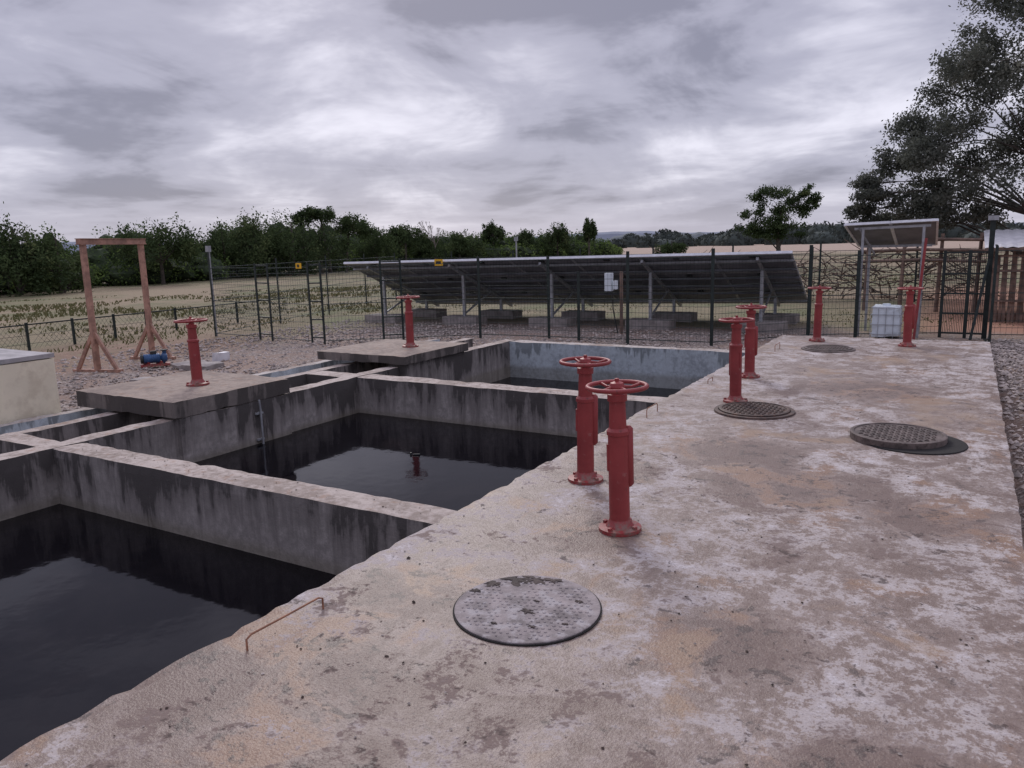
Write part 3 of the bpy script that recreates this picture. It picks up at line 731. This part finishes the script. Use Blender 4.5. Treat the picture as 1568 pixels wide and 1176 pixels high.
def umbrella(b,D,h,R,rz,n,name='umbrella_acacia_tree',lean=0,leaf=.2,mat='leafB',tint=.4,per=480,tr=.14):
    cl=[(lean+R*.72*math.cos(a)*q,R*.72*math.sin(a)*q,h-rz*(.6+.5*q*q)+random.uniform(-.15,.15),R*.36,rz*.5) for a,q in [(random.uniform(0,6.28),math.sqrt(random.random())) for _ in range(n)]]
    tree(name,pol(b,D),[(0,0,0),(lean*.3,0,h*.3),(lean*.8,0,h*.62),(lean,0,h*.82)],loc(b,cl),M[mat],per,leaf,M['bark'],tr,8,.34,tint,.7)
umbrella(-24.0,58,4.9,3.2,2.4,16,'savanna_tree'); umbrella(-32.2,52,4.7,2.6,3.2,14,'savanna_tree'); umbrella(-30.0,52,4.0,1.8,2.8,10,'savanna_tree')
umbrella(-17.9,66,5.9,2.9,4.2,22,'savanna_tree',tint=.5); umbrella(-15.4,68,5.5,3.0,3.8,20,'savanna_tree'); umbrella(-20.0,64,4.6,2.6,3.,12,'savanna_tree')
umbrella(-12.9,72,6.2,2.2,1.2,12,lean=-.8,tr=.18); umbrella(-11.8,73,5.4,2.6,1.6,12,lean=.6); umbrella(-13.5,70,4.6,2.8,2.6,12,'savanna_tree')
umbrella(-7.5,84,4.9,2.8,2.0,12,leaf=.25); umbrella(-1.1,98,5.0,1.9,1.6,11,leaf=.26); umbrella(3.6,103,5.0,2.2,2.6,12,'savanna_tree',leaf=.26)
umbrella(5.9,100,5.2,1.3,2.0,10,'savanna_tree',leaf=.25); umbrella(1.4,102,4.4,2.6,2.6,12,'savanna_tree',leaf=.26); umbrella(11.8,120,2.6,2.6,1.8,9,'savanna_tree',leaf=.3)
umbrella(-9.6,78,4.6,2.6,2.8,13,'savanna_tree'); umbrella(-3.6,90,4.0,2.8,2.4,11,'savanna_tree',leaf=.25); umbrella(-5.8,88,3.9,2.8,2.2,11,'savanna_tree',leaf=.25)
mb=MB();B=Vector(pol(-5.4,86))
mb.tube([B,B+Vector((.1,0,2.0)),B+Vector((0,0,3.2))],[.12,.08,.05],M['barkpale'],6,False)
def br(p,d,l,r,lv):
    e=p+d*l; mb.tube([p,p.lerp(e,.5)+Vector((0,0,.04)),e],[r,r*.8,r*.5],M['barkpale'],4,False)
    if lv<4:
        for k in range(3):
            nd=(d+Vector((random.uniform(-.7,.7),random.uniform(-.7,.7),random.uniform(-.15,.5)))).normalized(); br(e,nd,l*.68,r*.6,lv+1)
for k in range(5): br(B+Vector((.05,0,2.0+.3*k)),Vector((random.uniform(-1,1),random.uniform(-1,1),.9)).normalized(),.9,.05,0)
mb.build('bare_tree')

def belt(name,mat,D,b0,b1,hf,seed,step=.15,zb=-2):
    mb=MB();pts=[];b=b0
    while b<=b1:
        a=rad(b-YAW); h=hf(b)+hf.a*noise.fractal(Vector((b*hf.s,seed,0)),1.,2.,6)
        pts.append((D*math.sin(a),D*math.cos(a),h)); b+=step
    vs=[];fs=[]
    for (x,y,h) in pts:
        for t in (0,.6,1.):
            vs.append((x*(1+.03*t),y*(1+.03*t),zb+(h-zb)*math.sin(t*math.pi/2)))
    for i in range(len(pts)-1):
        for j in range(2): fs.append((i*3+j,(i+1)*3+j,(i+1)*3+j+1,i*3+j+1))
    mb.add(vs,fs,mat,False);mb.build(name)
class F:
    def __init__(s,f,a,sc): s.f=f;s.a=a;s.s=sc
    def __call__(s,b): return s.f(b)
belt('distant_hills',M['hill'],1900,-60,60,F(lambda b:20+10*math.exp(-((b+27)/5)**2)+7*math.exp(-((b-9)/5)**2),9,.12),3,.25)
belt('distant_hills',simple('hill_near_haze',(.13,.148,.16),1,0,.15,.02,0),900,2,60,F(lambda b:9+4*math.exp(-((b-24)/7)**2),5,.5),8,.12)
P=[];T=[];core=MB()
for i in range(170):
    b=random.uniform(6.5,50);D=random.uniform(250,330)
    if b<14 and random.random()<.6: continue
    x,y,_=pol(b,D);h=random.uniform(3.,6.2)+(1.5 if 16<b<30 else 0);R=random.uniform(3,7)
    n=260;d=rng.normal(size=(n,3));d/=np.linalg.norm(d,axis=1)[:,None];d[:,2]=np.abs(d[:,2])
    P.append(np.array([x,y,-.5])+d*np.array([R,R,h])*rng.uniform(.8,1.05,(n,1)));T.append(np.clip(rng.normal(.3,.2,n),0,1))
    vs=[(x+p[0]*R*.88,y+p[1]*R*.88,-.5+p[2]*h*.88) for p in IV]; core.add(vs,IF,M['fartree'],False)
co=core.build('far_savanna_trees')
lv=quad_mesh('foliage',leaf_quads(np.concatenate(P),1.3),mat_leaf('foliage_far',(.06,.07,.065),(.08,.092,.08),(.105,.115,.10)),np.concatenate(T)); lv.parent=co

# ------------------------------------------------------------------ world : overcast
w=bpy.data.worlds.new('World');scene.world=w;w.use_nodes=True;nt=w.node_tree
bg=nt.nodes['Background'];bg.inputs['Strength'].default_value=.12
SB,SE=-9.,34.
sky=N(nt,'ShaderNodeTexSky');sky.sky_type='NISHITA';sky.sun_disc=False;sky.sun_elevation=rad(SE);sky.sun_rotation=rad(SB-YAW)
tc=N(nt,'ShaderNodeTexCoord');sp=N(nt,'ShaderNodeSeparateXYZ');nt.links.new(tc.outputs['Generated'],sp.inputs[0])
z=math_(nt,'MAXIMUM',sp.outputs[2],0.)
den=math_(nt,'ADD',z,.11)
cb=N(nt,'ShaderNodeCombineXYZ')
nt.links.new(math_(nt,'DIVIDE',sp.outputs[0],den),cb.inputs[0]);nt.links.new(math_(nt,'DIVIDE',sp.outputs[1],den),cb.inputs[1])
cb.inputs[2].default_value=2.7
n1=noiseN(nt,cb.outputs[0],.42,2,.5,.3);n2=noiseN(nt,cb.outputs[0],1.2,5,.58,.3)
mp=N(nt,'ShaderNodeMapping');mp.inputs['Scale'].default_value=(1,1,2.2);nt.links.new(tc.outputs['Generated'],mp.inputs['Vector'])
n3=noiseN(nt,mp.outputs[0],5.,5,.58,.5)
s=wsum(nt,(n1,.32),(n2,.34),(n3,.40))
def glow(b,e,p,k):
    a=rad(b-YAW);e=rad(e);v=N(nt,'ShaderNodeVectorMath',operation='DOT_PRODUCT');nt.links.new(tc.outputs['Generated'],v.inputs[0])
    v.inputs[1].default_value=(math.sin(a)*math.cos(e),math.cos(a)*math.cos(e),math.sin(e))
    return math_(nt,'MULTIPLY',math_(nt,'POWER',math_(nt,'MAXIMUM',v.outputs['Value'],0.),p),k)
for g in ((-6,8,50,.075),(32,12,40,.07),(-3,16.5,180,-.13),(-25,9,200,-.06),(-33,14,200,.05),(10,15,200,-.06),(14,9,200,.03)): s=math_(nt,'ADD',s,glow(*g))
c=mixc(nt,mapr(nt,s,.44,.54),(2.1,2.08,2.8),(3.6,3.55,4.5)); c=mixc(nt,mapr(nt,s,.53,.72),c,(7.2,7.05,8.1))
c=mixc(nt,mapr(nt,z,.07,.0,0,.7),c,(4.5,4.5,5.6))
zen=mapr(nt,z,.28,.9,1.,2.15)
vm=N(nt,'ShaderNodeVectorMath',operation='SCALE');nt.links.new(c,vm.inputs[0]);nt.links.new(zen,vm.inputs['Scale'])
c2=mixc(nt,.94,sky.outputs[0],vm.outputs[0])
nt.links.new(c2,bg.inputs['Color'])

sd=bpy.data.lights.new('sun','SUN');sd.energy=1.5;sd.angle=rad(20);sd.color=(1,.95,.90);so=bpy.data.objects.new('sun',sd);scene.collection.objects.link(so)
a=rad(SB-YAW);e=rad(SE);dirv=Vector((math.sin(a)*math.cos(e),math.cos(a)*math.cos(e),math.sin(e)))
so.rotation_euler=dirv.to_track_quat('Z','Y').to_euler()

# ------------------------------------------------------------------ camera
p=rad(10.25);r=rad(1.5);a=rad(YAW)
fw=Vector((-math.sin(a)*math.cos(p),math.cos(a)*math.cos(p),-math.sin(p)));r0=Vector((math.cos(a),math.sin(a),0));u0=r0.cross(fw)
R=r0*math.cos(r)-u0*math.sin(r);U=u0*math.cos(r)+r0*math.sin(r)
cd=bpy.data.cameras.new('camera');cd.sensor_width=36;cd.lens=27.05;cd.clip_end=8000;cd.clip_start=.05
co=bpy.data.objects.new('camera',cd);scene.collection.objects.link(co)
mt=Matrix((R,U,-fw)).transposed().to_4x4();mt.translation=(0,0,1.7);co.matrix_world=mt
scene.camera=co
scene.view_settings.view_transform='Standard';scene.view_settings.look='None';scene.view_settings.exposure=0
